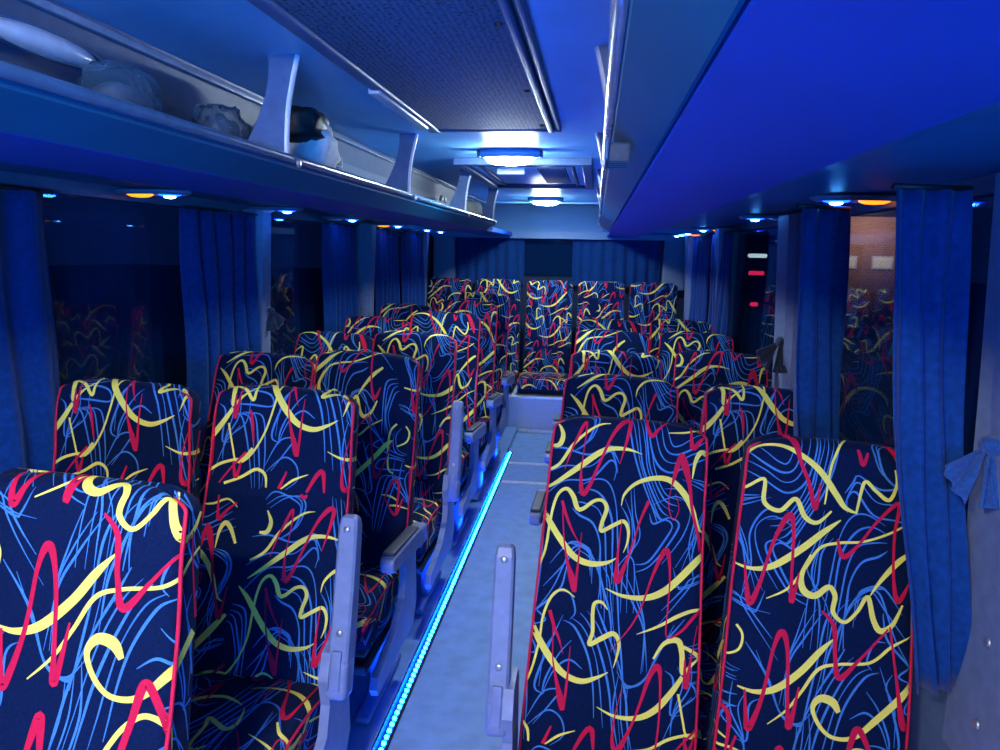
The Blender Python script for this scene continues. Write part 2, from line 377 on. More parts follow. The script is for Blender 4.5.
REDB = [bt(q) for q in (
 [(283,30,14),(297,60,15),(312,110,8),(330,150,8),(348,203,9),(352,150,3)],
 [(222,330,3),(228,370,7),(238,412,13),(255,370,8),(275,280,7),(300,222,13),(312,260,7),(316,350,6),(320,400,10),(330,340,3)],
 [(398,262,4),(413,297,11),(440,270,6),(470,220,6),(508,178,9),(508,240,6),(515,330,6),(528,378,11),(547,340,4)],
 [(422,75,6),(432,105,9),(441,80,4)], [(478,50,8),(498,80,16),(522,130,18),(532,165,4)],
 [(240,590,4),(246,640,8),(254,670,13),(275,600,8),(290,500,7),(305,464,13),(318,500,8),(325,600,7),(332,655,12),(345,570,3)],
 [(380,412,4),(405,440,9),(411,500,8),(422,542,12),(460,500,6),(512,435,4)],
 [(515,430,4),(535,540,6),(556,630,14),(580,590,7),(597,515,4)],
 [(440,752,10),(452,690,11),(465,642,14),(490,680,9),(514,750,6)], [(308,750,9),(318,702,14),(328,750,9)],
 [(165,720,4),(190,645,7),(205,636,9),(215,665,8),(212,748,4)], [(600,700,3),(635,745,9),(655,690,4)])]
BLUB = [[(1060-x, y, w) for x, y, w in q] for q in BLU]
def layers(y, r_, b): return [(cr(p), 1, .0009) for p in y] + [(cr(p), 2, .0013) for p in r_] + [(cr(p), 0, .0005) for p in b]
SETS = {'a': layers(YEL, RED, BLU), 'b': layers(YELB, REDB, BLUB)}

def upholstery(front, back, hwf, off=(0, 0), edge=.014, nx=12, cut=(0, 1), pattern=True, wrap=.16, flip=1, tile='a'):
    """front / back: paired (y, z) paths ending in one shared apex; fabric front + side gussets + back, with its printed pattern."""
    n = len(front); hw = [hwf(i/(n-1)) for i in range(n)]
    def nrm(path, i, sgn):
        a = path[max(i-1, 0)]; b = path[min(i+1, n-1)]
        t = (b[0]-a[0], b[1]-a[1]); l = math.hypot(*t) or 1
        return (-t[1]/l*sgn, t[0]/l*sgn)
    FN = [nrm(front, i, flip) for i in range(n)]
    L = [0]
    for i in range(1, n): L.append(L[-1] + math.hypot(front[i][0]-front[i-1][0], front[i][1]-front[i-1][1]))
    LB = [0]
    for i in range(1, n): LB.append(LB[-1] + math.hypot(back[i][0]-back[i-1][0], back[i][1]-back[i-1][1]))
    BN = [nrm(back, i, -flip) for i in range(n)]
    def edrop(t, h):            # t in 0..1 across half width
        d = (abs(t)*h - (h-edge*1.6))/(edge*1.6)
        dome = .010*(t*t)
        return dome + (edge*(1-math.sqrt(max(0, 1-d*d))) if d > 0 else 0)
    def P(path, N, i, x, drop): return Vector((x, path[i][0]-N[i][0]*drop, path[i][1]-N[i][1]*drop))
    ts = [-1,-.985,-.96,-.92] + [-.84+1.68*k/(nx) for k in range(nx+1)] + [.92,.96,.985,1]
    mb = MB(); mb.keep_normals = False
    rows = []
    for i in range(n):
        r = [P(front, FN, i, hw[i]*t, edrop(t, hw[i])) for t in ts]
        l, e = r[0], r[-1]
        bl, be = P(back, BN, i, -hw[i], edge*.5), P(back, BN, i, hw[i], edge*.5)
        if i == n-1: bl, be = l.copy(), e.copy()
        right = [e.lerp(be, k/3) for k in (1, 2, 3)]
        bk = []
        for t in (.9, .5, 0, -.5, -.9): bk.append(P(back, BN, i, hw[i]*t, 0) if i < n-1 else P(front, FN, i, hw[i]*t, edrop(t, hw[i])))
        left = [bl.lerp(l, k/3) for k in (0, 1, 2)]
        rows.append(r + right + bk + left)
    mb.grid(rows, 0, True, True)
    m = len(rows[0]); mb.add(rows[0], [tuple(range(m))], 0)
    body = mb
    if pattern:
        def at(path, Ls, s):
            lo_, hi_ = 0, n-1
            while hi_ - lo_ > 1:
                md = (lo_+hi_)//2
                if Ls[md] <= s: lo_ = md
                else: hi_ = md
            return lo_, (s-Ls[lo_])/max(1e-9, Ls[hi_]-Ls[lo_])
        def lerp2(a, b, t): return (a[0]*(1-t)+b[0]*t, a[1]*(1-t)+b[1]*t)
        def surf(u, v, o):
            s = L[-1] - v
            if s < .004: return None
            if s <= L[-1]: i, t = at(front, L, s); path, N, on_front = front, FN, True
            else:
                s2 = LB[-1] - (s - L[-1])
                if s - L[-1] > wrap or s2 < 0: return None
                i, t = at(back, LB, s2); path, N, on_front = back, BN, False
            h = hw[i]*(1-t)+hw[i+1]*t; p = lerp2(path[i], path[i+1], t); nn = lerp2(N[i], N[i+1], t)
            if abs(u) <= h:
                a = u/h; d = edrop(a, h) if on_front else (0 if abs(a) < .9 else edge*.5*(abs(a)-.9)/.1)
                q = Vector((u, p[0]-nn[0]*(d-o), p[1]-nn[1]*(d-o)))
                dd = (abs(u)-(h-edge*1.6))/(edge*1.6)
                if on_front and dd > 0: q.x += math.copysign(o*dd, u)
                return q
            if not on_front: return None
            w = abs(u) - h
            b = lerp2(back[i], back[i+1], t); bn = lerp2(BN[i], BN[i+1], t)
            d = edrop(1, h); fe = Vector((h, p[0]-nn[0]*d, p[1]-nn[1]*d)); be = Vector((h, b[0]-bn[0]*edge*.5, b[1]-bn[1]*edge*.5))
            ln = (be-fe).length
            if w > ln*.97: return None
            q = fe.lerp(be, w/max(ln, 1e-6)); q.x = math.copysign(h + o, u)
            return q
        W, Hh = TILE_W*S, TILE_H*S
        um = max(hw) + .14; vmin, vmax = -wrap, L[-1]
        for pts, mi, o in SETS[tile]:
            us = [((p[0]-530)*S, (p[1]-45)*S, p[2]*S*.5) for p in pts]
            for ka in range(-2, 3):
                for kb in range(-2, 3):
                    du, dv = off[0] + ka*W, off[1] + kb*Hh
                    if max(q[0] for q in us)+du < -um or min(q[0] for q in us)+du > um: continue
                    if max(q[1] for q in us)+dv < vmin or min(q[1] for q in us)+dv > vmax: continue
                    strip = []
                    def flush():
                        if len(strip) > 1:
                            vs = []
                            for a, c, b in strip: vs += [a, c, b]
                            fs = []
                            for k in range(len(strip)-1):
                                fs += [(3*k, 3*k+1, 3*k+4, 3*k+3), (3*k+1, 3*k+2, 3*k+5, 3*k+4)]
                            body.add(vs, fs, mi+1, True)
                        strip.clear()
                    for i, (u, v, w) in enumerate(us):
                        a = us[max(i-1, 0)]; b = us[min(i+1, len(us)-1)]
                        tx, ty = b[0]-a[0], b[1]-a[1]; l = math.hypot(tx, ty) or 1
                        px, py = -ty/l*w, tx/l*w
                        A = surf(u+du+px, v+dv+py, o); Cc = surf(u+du, v+dv, o); B = surf(u+du-px, v+dv-py, o)
                        if A is None or B is None or Cc is None: flush(); continue
                        if strip and (Cc-strip[-1][1]).length > .03: flush()
                        strip.append((A, Cc, B))
                    flush()
    pip = [[], []]
    for i in range(n):
        for sgn, k in ((-1, 0), (1, 1)):
            q = P(front, FN, i, sgn*hw[i], edrop(1, hw[i])-.003); q.x += sgn*.002; pip[k].append(q)
    return body, pip

FAB = None
def fabric_mats(): return [M['navy'], M['blue'], M['yellow'], M['red']]

def back_paths(H, tb=.125, tt=.075, n=30):
    """backrest profile, hinge at z=0; front faces -y"""
    front, back = [], []
    r = tt/2
    for k in range(n):
        t = k/(n-1); z = -.10 + (H - r + .10)*t
        bulge = -.018*math.sin(PI*min(1, t*1.6))*(1 if t < .625 else 0) - .012*math.exp(-((t-.93)/.10)**2)
        front.append((bulge, z)); back.append((tb*(1-t)+tt*t, z))
    yc = (front[-1][0] + back[-1][0])/2; ra = (back[-1][0]-front[-1][0])/2
    m = 9
    for k in range(1, m):
        a = PI/2*k/(m-1)
        front.append((yc - ra*math.cos(a), H - r + r*math.sin(a))); back.append((yc + ra*math.cos(a), H - r + r*math.sin(a)))
    return front, back
def back_hw(H, hb, ht, Rc=.05):
    def f(front):
        def g(t):
            i = round(t*(len(front)-1)); z = front[i][1]
            tt = min(1, max(0, z/H)); h = hb*(1-tt) + ht*tt
            d = (z-(H-Rc))/Rc
            if d > 0: h -= Rc*(1-math.sqrt(max(0, 1-min(1, d)**2)))*.9
            return h
        return g
    return f
def cushion_paths(Dp, T):
    """cushion: top path from the rear over the rounded front; hinge end at y=0, front at -Dp; paired with underside"""
    front, back = [], []
    n = 16; r = T/2
    for k in range(n):
        t = k/(n-1); y = .02 + (-Dp + r - .02)*t
        zt = T - .02 + .022*math.sin(PI*t) + .008*t
        front.append((y, zt)); back.append((y, 0.0))
    zt = front[-1][1]; zc = zt/2; rz = zt/2
    for k in range(1, 9):
        a = PI/2*k/8
        front.append((-Dp + r - r*math.sin(a), zc + rz*math.cos(a))); back.append((-Dp + r - r*math.sin(a), zc - rz*math.cos(a)))
    # orientation: the outside normal of `front` must point up/forward
    return front, back

# backrest / cushion meshes in a few pattern placements
def tube_mesh(pts, r):
    mb = MB(); mb.tube(pts, r, 7); return mb
def make_back_mesh(H, off, tile='a', hb=.211, ht=.190):
    f, b = back_paths(H)
    body, pip = upholstery(f, b, back_hw(H, hb, ht)(f), off, tile=tile)
    # carry the piping over the top a little way
    return body.mesh('backrest', fabric_mats()), [tube_mesh(p[:-2], .0036).mesh('piping', M['piping']) for p in pip]
def make_cushion_mesh(off, hw=.211, Dp=.45, T=.15):
    f, b = cushion_paths(Dp, T)
    body, pip = upholstery(f, b, lambda t: hw - .02*max(0, t-.7)/.3, off, wrap=.02, flip=-1)
    return body.mesh('seat_cushion', fabric_mats()), [tube_mesh(p[:-1], .0036).mesh('piping', M['piping']) for p in pip]
BH = .80
OFFS = [(0, 0), (.17, .31), (0, 0), (.07, -.341), (.06, .71), (-.12, -.18)]
BACKS = [make_back_mesh(BH, o, t) for o, t in zip(OFFS, 'aabbab')]
CUSH = [make_cushion_mesh(o) for o in (OFFS[1], OFFS[3], OFFS[4])]

def ob(name, me, parent=None, loc=(0,0,0), rot=(0,0,0)):
    o = bpy.data.objects.new(name, me); COL.objects.link(o); o.location = loc; o.rotation_euler = rot
    if parent: o.parent = parent
    return o

# ------------------------------------------------------------------ armrest
def arm_meshes():
    A = {}
    mb = MB(); w, d, Ln = .024, .026, .37     # arm, raised: runs up +z from the pivot, the pad towards the back
    prof = []
    rows = []
    for z, dy0, dy1, ww in ((-.035,-.030,.024,.020),(-.02,-.034,.030,.024),(.04,-.034,.034,.025),(.12,-.028,.034,.025),(Ln*.6,-.024,.032,.025),(Ln-.03,-.022,.030,.024),(Ln-.008,-.016,.024,.021),(Ln,-.006,.014,.014)):
        ring = []
        for sx, sy in ((-1,-1),(1,-1),(1,1),(-1,1)):
            cy = dy0 if sy < 0 else dy1; b = .006
            if (sx, sy) in ((-1,-1),(1,1)): ring += [(sx*ww, cy - sy*b, z), (sx*(ww-b), cy, z)]
            else: ring += [(sx*(ww-b), cy, z), (sx*ww, cy - sy*b, z)]
        rows.append(ring)
    mb.grid(rows, 0, False, True); n = len(rows[0])
    mb.add(rows[0], [tuple(range(n))]); mb.add(rows[-1], [tuple(reversed(range(n)))])
    A['arm'] = mb.mesh('arm', M['armgrey'])
    mb = MB(); mb.box(-.020, .020, .030, .042, .03, Ln-.02, .006); A['pad'] = mb.mesh('pad', M['armdark'])
    mb = MB(); mb.lathe([(.0085, 0), (.0085, -.002), (.006, -.004), (.002, -.0045)], (0, 0, 0), 14, 'y'); A['bolt'] = mb.mesh('bolt', M['bolt'])
    mb = MB(); mb.box(-.027, .027, -.040, .030, -.075, .02, .014); A['hinge'] = mb.mesh('hinge_cap', M['armgrey'])
    mb = MB(); mb.box(-.012, .012, -.046, -.036, -.05, .045, .003); A['slot'] = mb.mesh('hinge_tongue', M['armgrey'])
    # side bracket carrying the armrest, down along the cushion
    mb = MB()
    prof = [(.06,-.04),(.02,.0),(-.06,-.01),(-.09,-.07),(-.075,-.14),(-.10,-.21),(-.20,-.27),(-.34,-.30),(-.41,-.315),(-.43,-.345),(-.41,-.375),(-.20,-.36),(.02,-.37),(.07,-.30)]
    mb.extrude_x(prof, -.012, .012); A['bracket'] = mb.mesh('side_bracket', M['armgrey'])
    return A
ARM = arm_meshes()

# ------------------------------------------------------------------ seat
def frame_meshes():
    F = {}
    mb = MB(); mb.box(-.21, .21, -.43, .06, -.035, .0, .012); F['pan'] = mb.mesh('seat_pan', M['dark'])
    mb = MB()
    mb.box(-.025, .025, -.36, .04, .012, .036, .008)         # foot on the floor
    mb.box(-.018, .018, -.22, -.10, .03, .255, .008)        # upright
    mb.box(-.022, .022, -.38, .02, .235, .262, .006)
    F['leg'] = mb.mesh('leg', M['frame'])
    mb = MB(); mb.box(-.205, .205, -.19, -.13, .18, .215, .008); F['bar'] = mb.mesh('cross_bar', M['frame'])
    mb = MB(); mb.box(-.03, .03, -.10, .03, 0, .014, .006); mb.lathe([(.026, .012), (.026, .03), (.018, .04)], (0, -.06, 0), 16); mb.lathe([(.022, .012), (.022, .024), (.012, .03)], (0, 0, 0), 16)
    F['foot'] = mb.mesh('floor_anchor', M['frame'])
    return F
FRM = frame_meshes()
HZ = .40        # hinge height
def make_seat(x, ytop, z0, recl, arm, var, lean, ybase, anchor=False):
    """arm: None, 'up' or 'down'; side of the armrest by sign of lean slot"""
    root = empty('coach_seat', (x, ybase, z0))
    bm_, pips = BACKS[var]
    b = ob('backrest', bm_, root, (0, 0, HZ), (-rad(recl), rad(lean), 0))
    for p in pips: ob('piping', p, b)
    cm, cp = CUSH[var % 3]
    c = ob('seat_cushion', cm, root, (0, 0, .30), (-rad(4), 0, 0))
    for p in cp: ob('piping', p, c)
    ob('seat_pan', FRM['pan'], root, (0, 0, .297))
    ob('leg', FRM['leg'], root, (-.17, 0, 0)); ob('leg', FRM['leg'], root, (.17, 0, 0))
    ob('cross_bar', FRM['bar'], root)
    if arm:
        s, pose = arm
        br = ob('side_bracket', ARM['bracket'], root, (s*.236, -.02, .58))
        a = ob('armrest', ARM['arm'], root, (s*.264, -.055, .525), (-rad(recl) if pose == 'up' else rad(84), 0, 0))
        if pose == 'down': a.location = (s*.262, -.02, .56)
        ob('pad', ARM['pad'], a)
        ob('bolt', ARM['bolt'], a, (0, -.0245, .335)); ob('bolt', ARM['bolt'], a, (0, -.030, .085))
        ob('hinge_cap', ARM['hinge'], a); ob('hinge_tongue', ARM['slot'], a)
    return root

def seat(x, ytop, ztop, z0, arm, var, label, group, lean=2.3):
    drop = ztop - z0 - HZ
    cosr = min(.9995, drop/BH); recl = math.degrees(math.acos(cosr))
    return recl
SEATS = []
def add_seat(x, ytop, ztop, platform, arm, var, label, ybase=None, lean=2.3):
    recl = 14.0
    ybase = ytop - BH*math.sin(rad(recl)) if ybase is None else ybase
    recl = math.degrees(math.asin(max(-.1, min(.45, (ytop - ybase)/BH))))
    z0 = platform
    r = make_seat(x, ytop, z0, recl, arm, var, lean, ybase)
    r['label'] = label; r['category'] = 'seat'; r['group'] = 'patterned coach seats facing the front'
    if platform < .01:
        for ch in r.children:
            if ch.name.startswith(('seat_cushion', 'seat_pan')): ch.location.z -= .07
    # raise the hinge so that the top meets its measured height
    want = ztop - z0 - BH*math.cos(rad(recl)); dz = want - HZ
    for ch in r.children:
        if not ch.name.startswith(('leg', 'cross_bar')): ch.location.z += dz
    SEATS.append(r); return r

PL = .045
LA = [(1.05, 1.18, 'down'), (1.88, 1.18, 'up'), (2.62, 1.18, 'down'), (3.35, 1.18, 'up'), (4.07, 1.215, 'down'), (4.80, 1.235, 'down'), (5.50, 1.25, 'down')]
LA_L = ['nearest coach seat on the left, cut off by the left photo edge',
 'left aisle seat with raised grey armrest, second from the camera',
 'left aisle seat with its armrest folded down, third from the camera',
 'left aisle seat with raised armrest further back, fourth from the camera',
 'left aisle seat behind the further raised armrest, fifth from the camera',
 'left aisle seat near the rear, sixth from the camera',
 'last left aisle seat before the rear bench step']
LA_V = [3, 1, 5, 4, 2, 0, 1]
for (y, z, a), lb, v in zip(LA, LA_L, LA_V):
    add_seat(-.853, y, z, PL, (1, a), v, lb)
LWS = [(1.83, 1.185), (2.72, 1.15), (3.52, 1.15), (4.38, 1.165), (5.10, 1.19)]
LW_L = ['left window seat beside the dark window pane, nearest of the left window seats',
 'left window seat behind the second aisle seat, in front of the small tied pillar hook',
 'left window seat third from the camera, showing only its upper edge',
 'left window seat fourth from the camera, a low patterned strip before the curtains',
 'left window seat furthest back beside the blue curtains']
for i, ((y, z), lb) in enumerate(zip(LWS, LW_L)):
    add_seat(-1.292, y, z, PL, None, [1, 4, 2, 0, 5][i], lb, ybase=LA[i+1][0]-.18)
RA = [(1.86, 1.14), (2.55, 1.14), (3.20, 1.14), (4.00, 1.15), (4.68, 1.15)]
RA_L = ['large right aisle seat nearest the camera, patterned back with a raised armrest',
 'right aisle seat directly behind the nearest right aisle seat',
 'right aisle seat third from the camera, bright blue lined top',
 'right aisle seat fourth from the camera',
 'rearmost right aisle seat, just before the rear bench']
for i, ((y, z), lb) in enumerate(zip(RA, RA_L)):
    add_seat(.072, y, z, .0, [(-1, 'up'), None, (-1, 'down'), (-1, 'down'), (-1, 'down')][i], [0, 4, 1, 5, 2][i], lb)
RW = [(1.72, 1.14), (2.40, 1.14), (3.30, 1.145), (4.12, 1.145), (4.85, 1.15)]
RW_L = ['right window seat nearest the camera, partly covered by a hanging blue curtain',
 'right window seat second from the camera, dim and between two curtains',
 'right window seat beside the pillar with the dark ruffled tie',
 'right window seat fourth from the camera, beside the curtains',
 'rearmost right window seat before the rear bench']
for i, ((y, z), lb) in enumerate(zip(RW, RW_L)):
    add_seat(.528, y, z, .0, None, [2, 1, 0, 4, 1][i], lb, ybase=RA[i][0]-.19 - (.06 if i < 2 else 0))

# rear bench of five
RB = [(-1.38, 'rear bench seat at the far left, next to the left rear pillar'), (-.915, 'rear bench seat second from the left'),
      (-.425, 'middle rear bench seat facing the aisle above the grey step'), (.055, 'rear bench seat second from the right'), (.53, 'rear bench seat at the far right')]
RBH = .86
f_, b_ = back_paths(RBH)
for i, (x, lb) in enumerate(RB):
    root = empty('rear_bench_seat', (x, 6.86, .31)); tag(root, lb, 'seat', 'five seats of the rear bench')
    body, pip = upholstery(f_, b_, back_hw(RBH, .220, .212, .035)(f_), ((i*.21) % .47, (i*.33) % .8))
    o = body.build('backrest', fabric_mats(), root, (0, 0, .13), (-rad(7), 0, 0))
    for p in pip: tube_mesh(p[:-2], .004).build('piping', M['dark'], o)
    cp, cb = cushion_paths(.52, .14)
    body, pip = upholstery(cp, cb, lambda t: .220, ((i*.17+.1) % .47, .2), wrap=.02, flip=-1)
    o = body.build('seat_cushion', fabric_mats(), root, (0, -.02, .01))
    for p in pip: tube_mesh(p[:-1], .0036).build('piping', M['piping'], o)

# ------------------------------------------------------------------ the shell
def sbox(name, m, *a, bev=0):
    mb = MB(); mb.box(*a, bev=bev); return struct(mb.build(name, m))
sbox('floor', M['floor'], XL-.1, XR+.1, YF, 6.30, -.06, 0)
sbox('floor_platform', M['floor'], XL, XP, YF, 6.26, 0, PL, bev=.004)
sbox('trim_1', M['alu'], XP+.045, -.10, 4.80, 4.84, 0, .006)
sbox('trim_2', M['alu'], XP+.01, -.10, 5.26, 5.30, 0, .006)
sbox('floor_rear_step', M['riser'], XL, XR, 6.26, YB, 0, .31, bev=.004)
sbox('trim_3', M['alu'], XP, XR, 6.235, 6.30, .298, .318, bev=.004)
sbox('trim_4', M['alu'], XP, XR, 6.235, 6.262, 0, .03, bev=.004)
# side walls: lower panel, header; window band between pillars
for nm, x0, x1, side in (('wall_left', XL-.06, XL, -1), ('wall_right', XR, XR+.06, 1)):
    mb = MB()
    mb.box(x0, x1, YF, YB, 0, ZW0); mb.box(x0, x1, YF, YB, ZW1, ZC+.02)
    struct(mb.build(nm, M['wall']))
sbox('baseboard_left', M['wall'], XL, XL+.02, YF, 6.26, .045, .55, bev=.006)
sbox('baseboard_right', M['wall'], XR-.03, XR, YF, 6.26, 0, .58, bev=.01)
PLY = [-.2, 1.65, 3.40, 5.12, 6.8]
PRY = [-.2, 1.48, 3.30, 5.05, 6.75]
k = 5
def pillar(x, y, s, w, k):
    """vertical pillar on the wall side s; leans in a little at the top"""
    mb = MB()
    rows = []
    for z, t in ((.50, 0), (.60, 0), (ZW0, 0), (1.25, .4), (ZW1+.02, 1)):
        d = .055; xx = x - s*.035*t
        rows.append([(xx + s*.06, y-w/2, z), (xx - s*d*.5, y-w/2, z), (xx - s*d, y-w/2+.02, z), (xx - s*d, y+w/2-.02, z), (xx - s*d*.5, y+w/2, z), (xx + s*.06, y+w/2, z)])
    mb.grid(rows, 0, False, True); n = 6
    mb.add(rows[0], [tuple(range(n))]); mb.add(rows[-1], [tuple(range(n))])
    o = struct(mb.build('trim_%d' % k, M['pillar']))
    for z in (.62, .80):
        b = MB(); b.lathe([(.011, 0), (.011, -s*.004), (.007, -s*.007)], (x - s*.0555, y+.0, z), 14, 'x'); b.build('bolt', M['bolt'], o)
for y in PLY: pillar(XL, y, -1, .13, k); k += 1
for i, y in enumerate(PRY): pillar(XR, y, 1, .22 if i > 1 else .30, k); k += 1
wn = 1
for s, x, ys in ((-1, XL-.03, PLY), (1, XR+.03, PRY)):
    yy = [YF] + ys + [YB]
    for i in range(len(yy)-1):
        mb = MB(); mb.box(x-.003, x+.003, yy[i], yy[i+1], ZW0-.02, ZW1+.02)
        struct(mb.build('window_%d' % wn, M['glass'])); wn += 1
# back wall with window
mb = MB(); mb.box(XL-.06, XR+.06, YB, YB+.06, 0, 1.30); mb.box(XL-.06, XR+.06, YB, YB+.06, 1.72, ZC+.05)
mb.box(XL-.06, XL+.22, YB, YB+.06, 1.30, 1.72); mb.box(XR-.22, XR+.06, YB, YB+.06, 1.30, 1.72)
struct(mb.build('wall_back', M['backwall']))
mb = MB(); mb.box(XL+.2, XR-.2, YB+.02, YB+.026, 1.28, 1.74); struct(mb.build('window_%d' % wn, M['glass'])); wn += 1
for x in (XL, XR):
    s = 1 if x < 0 else -1
    sbox('trim_%d' % k, M['pillar'], min(x, x+s*.22), max(x, x+s*.22), YB-.13, YB, 1.20, 1.72, bev=.02); k += 1
# ceiling
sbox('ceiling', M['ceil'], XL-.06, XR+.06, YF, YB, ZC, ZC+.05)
for s in (-1, 1):
    # air duct along each side of the ceiling, inside the racks
    xo = C0 + s*.66; prof = [(xo, ZC), (xo + s*.03, 1.90), (xo + s*.05, 1.775), (C0+s*1.24, 1.775), (C0+s*1.24, ZC)]
    mb = MB(); mb.extrude_y(prof, YF, 6.85); struct(mb.build('trim_%d' % k, M['duct'])); k += 1
    mb = MB(); mb.box(min(xo-s*.012, xo+s*.004), max(xo-s*.012, xo+s*.004), YF, 6.8, 1.972, 1.988, bev=.003)
    struct(mb.build('trim_%d' % k, M['railgrey'])); k += 1
# rear bulkhead: ceiling comes down in a curve above the rear window
prof = [(6.95, ZC)] + [(7.02 + .34*math.sin(rad(a)), 1.72 + .27*math.cos(rad(a))) for a in range(5, 91, 5)] + [(7.36, 1.68), (YB, 1.68), (YB, ZC)]
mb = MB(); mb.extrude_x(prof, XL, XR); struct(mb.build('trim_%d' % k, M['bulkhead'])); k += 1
mb = MB(); mb.box(C0-1.0, C0+1.0, 6.90, 6.96, 1.985, ZC, bev=.004); struct(mb.build('trim_%d' % k, M['ceil'])); k += 1

# ------------------------------------------------------------------ luggage racks
def rack(s, y0, y1, label, brs):
    root = empty('luggage_rack', (C0, y0, 1.70)); tag(root, label, 'luggage rack', 'overhead luggage racks')
    X = lambda d: s*d
    def ext(prof, name, m, a=y0, b=y1, smooth=False):
        mb = MB(); mb.extrude_y([(X(x), z-1.70) for x, z in prof], a-y0, b-y0, smooth=smooth); return mb.build(name, m, root)
    ext([(.385, 1.768), (.390, 1.744), (.448, 1.700), (.454, 1.704), (.454, 1.735), (.42, 1.758)], 'fascia', M['fascia'])
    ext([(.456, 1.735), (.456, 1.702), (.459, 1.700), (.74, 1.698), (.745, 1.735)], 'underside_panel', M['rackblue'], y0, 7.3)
    ext([(.745, 1.754), (.745, 1.736), (.80, 1.736), (.80, 1.754)], 'groove', M['dark'], y0, 7.3)
    ext([(.80, 1.757), (.80, 1.722), (.84, 1.728), (1.245, 1.740), (1.245, 1.757)], 'lamp_panel', M['rack'], y0, 7.3)
    ext([(.41, 1.772), (.43, 1.758), (1.2, 1.758), (1.2, 1.775), (.43, 1.775)], 'shelf', M['rack'])
    # front rail: rounded bright moulding
    mb = MB(); mb.tube([(X(.384), a-y0, .064) for a in (y0, y0+.01, (y0+y1)/2, y1-.05, y1-.01)] + [(X(.386), y1-y0+.015, .058), (X(.395), y1-y0+.028, .045), (X(.42), y1-y0+.034, .025), (X(.46), y1-y0+.034, .012)], .011, 12)
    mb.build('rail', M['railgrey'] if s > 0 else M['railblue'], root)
    mb = MB(); mb.box(min(X(.40), X(1.24)), max(X(.40), X(1.24)), y1-y0, y1-y0+.02, .0, .09, .006); mb.build('end_cap', M['rack'], root)
    # brackets: vertical divider, wide below, waisted, wide at ceiling
    for y in brs:
        mb = MB(); rows = []
        n = 12
        for q in range(n+1):
            t = q/n; z = .058 + (.30-.058)*t
            fx = .390 + .010*math.sin(PI*t) - .034*t          # front edge, nearly straight
            bk = fx + .038 + .085*(1-t)**2.2 + .028*t**3
            rows.append([(X(fx), y-y0-.012, z), (X(fx-.004), y-y0, z), (X(fx), y-y0+.012, z), (X(bk), y-y0+.010, z), (X(bk), y-y0-.010, z)])
        mb.grid(rows, 0, False, True); mb.add(rows[0], [tuple(range(5))]); mb.add(rows[-1], [tuple(range(5))])
        br = mb.build('bracket', M['bracket'], root)
        mb = MB(); mb.tube([(X(.388+.010*math.sin(PI*q/12)-.034*q/12), y-y0-.002, .058+.242*q/12) for q in range(13)], .0085, 8); mb.build('bracket_edge', M['rail'], br)
        mb = MB(); mb.lathe([(.012, 0), (.010, .006), (.004, .008)], (X(.372), y-y0+.03, .055), 12, 'x'); mb.build('bolt', M['bolt'], br)
    return root
BRY = [.56, 1.78, 2.97, 4.27, 5.42]
rack(-1, YF+.1, 5.50, 'left overhead luggage rack with white rail, grey upright brackets and bags on it', BRY)
rack(1, YF+.1, 5.50, 'right overhead luggage rack with broad blue underside above the right seats', [1.75, 2.95, 4.2, 5.4])
# finned bracket on the right rack rail
r = empty('finned_rail_clip', (C0+.386, 1.22, 1.714))
tag(r, 'dark pleated clip fixed on the right rack rail', 'clip')
for q in range(4):
    mb = MB(); mb.box(-.006, .030, q*.028, q*.028+.018, -.022, .008, .004); mb.build('fin', M['tiegrey'], r)
mb = MB(); mb.box(-.010, -.004, -.01, .12, -.02, .014, .003); mb.build('clip_plate', M['duct'], r)

# vents on the left duct
for y, lb in ((2.94, 'small black twin air vent on the left duct, beside the bag'), (5.1, 'small black air vent far along the left duct')):
    r = empty('air_vent', (C0-.69, y, 1.895), (0, rad(0), 0)); tag(r, lb, 'vent', 'air vents on the left duct')
    mb = MB(); mb.box(-.01, .008, -.10, .10, -.022, .022, .006); mb.build('vent_frame', M['armgrey'], r)
    for q in (-1, 1):
        mb = MB(); mb.box(.004, .012, q*.045-.035, q*.045+.035, -.014, .014, .003); mb.build('vent_slot', M['dark'], r)

def area(name, col, p, loc, rot, sx, sy, spread=PI):
    l = bpy.data.lights.new(name, 'AREA'); l.shape = 'RECTANGLE'; l.size = sx; l.size_y = sy; l.color = col; l.energy = p; l.spread = spread
    o = bpy.data.objects.new(name, l); COL.objects.link(o); o.location = loc; o.rotation_euler = rot; return o
# ------------------------------------------------------------------ ceiling fittings
r = empty('ceiling_panel', (C0-.015, 1.7, ZC)); tag(r, 'large dark perforated panel in a frame on the ceiling above the aisle', 'ceiling panel')
mb = MB(); mb.box(-.215, .205, -1.3, 1.06, -.018, -.002, .006); mb.build('perforated_sheet', M['meshpanel'], r)
mb = MB(); mb.box(-.245, -.205, -1.32, 1.09, -.026, 0, .008); mb.build('frame_rail', M['bracket'], r)
mb = MB(); mb.box(.195, .215, -1.32, 1.09, -.026, 0, .006); mb.box(.222, .24, -1.32, 1.09, -.02, 0, .006); mb.build('frame_rail', M['duct'], r)
mb = MB(); mb.box(-.245, .24, 1.05, 1.09, -.022, 0, .006); mb.build('frame_rail', M['duct'], r)
mb = MB(); mb.box(-.252, -.218, .35, .95, -.034, -.012, .005); mb.build('bright_strip', M['rail'], r)
for y in (-.2, .4, .95):
    mb = MB(); mb.lathe([(.008, 0), (.008, -.004), (.004, -.006)], (.18, y, -.018), 10); mb.build('bolt', M['dark'], r)

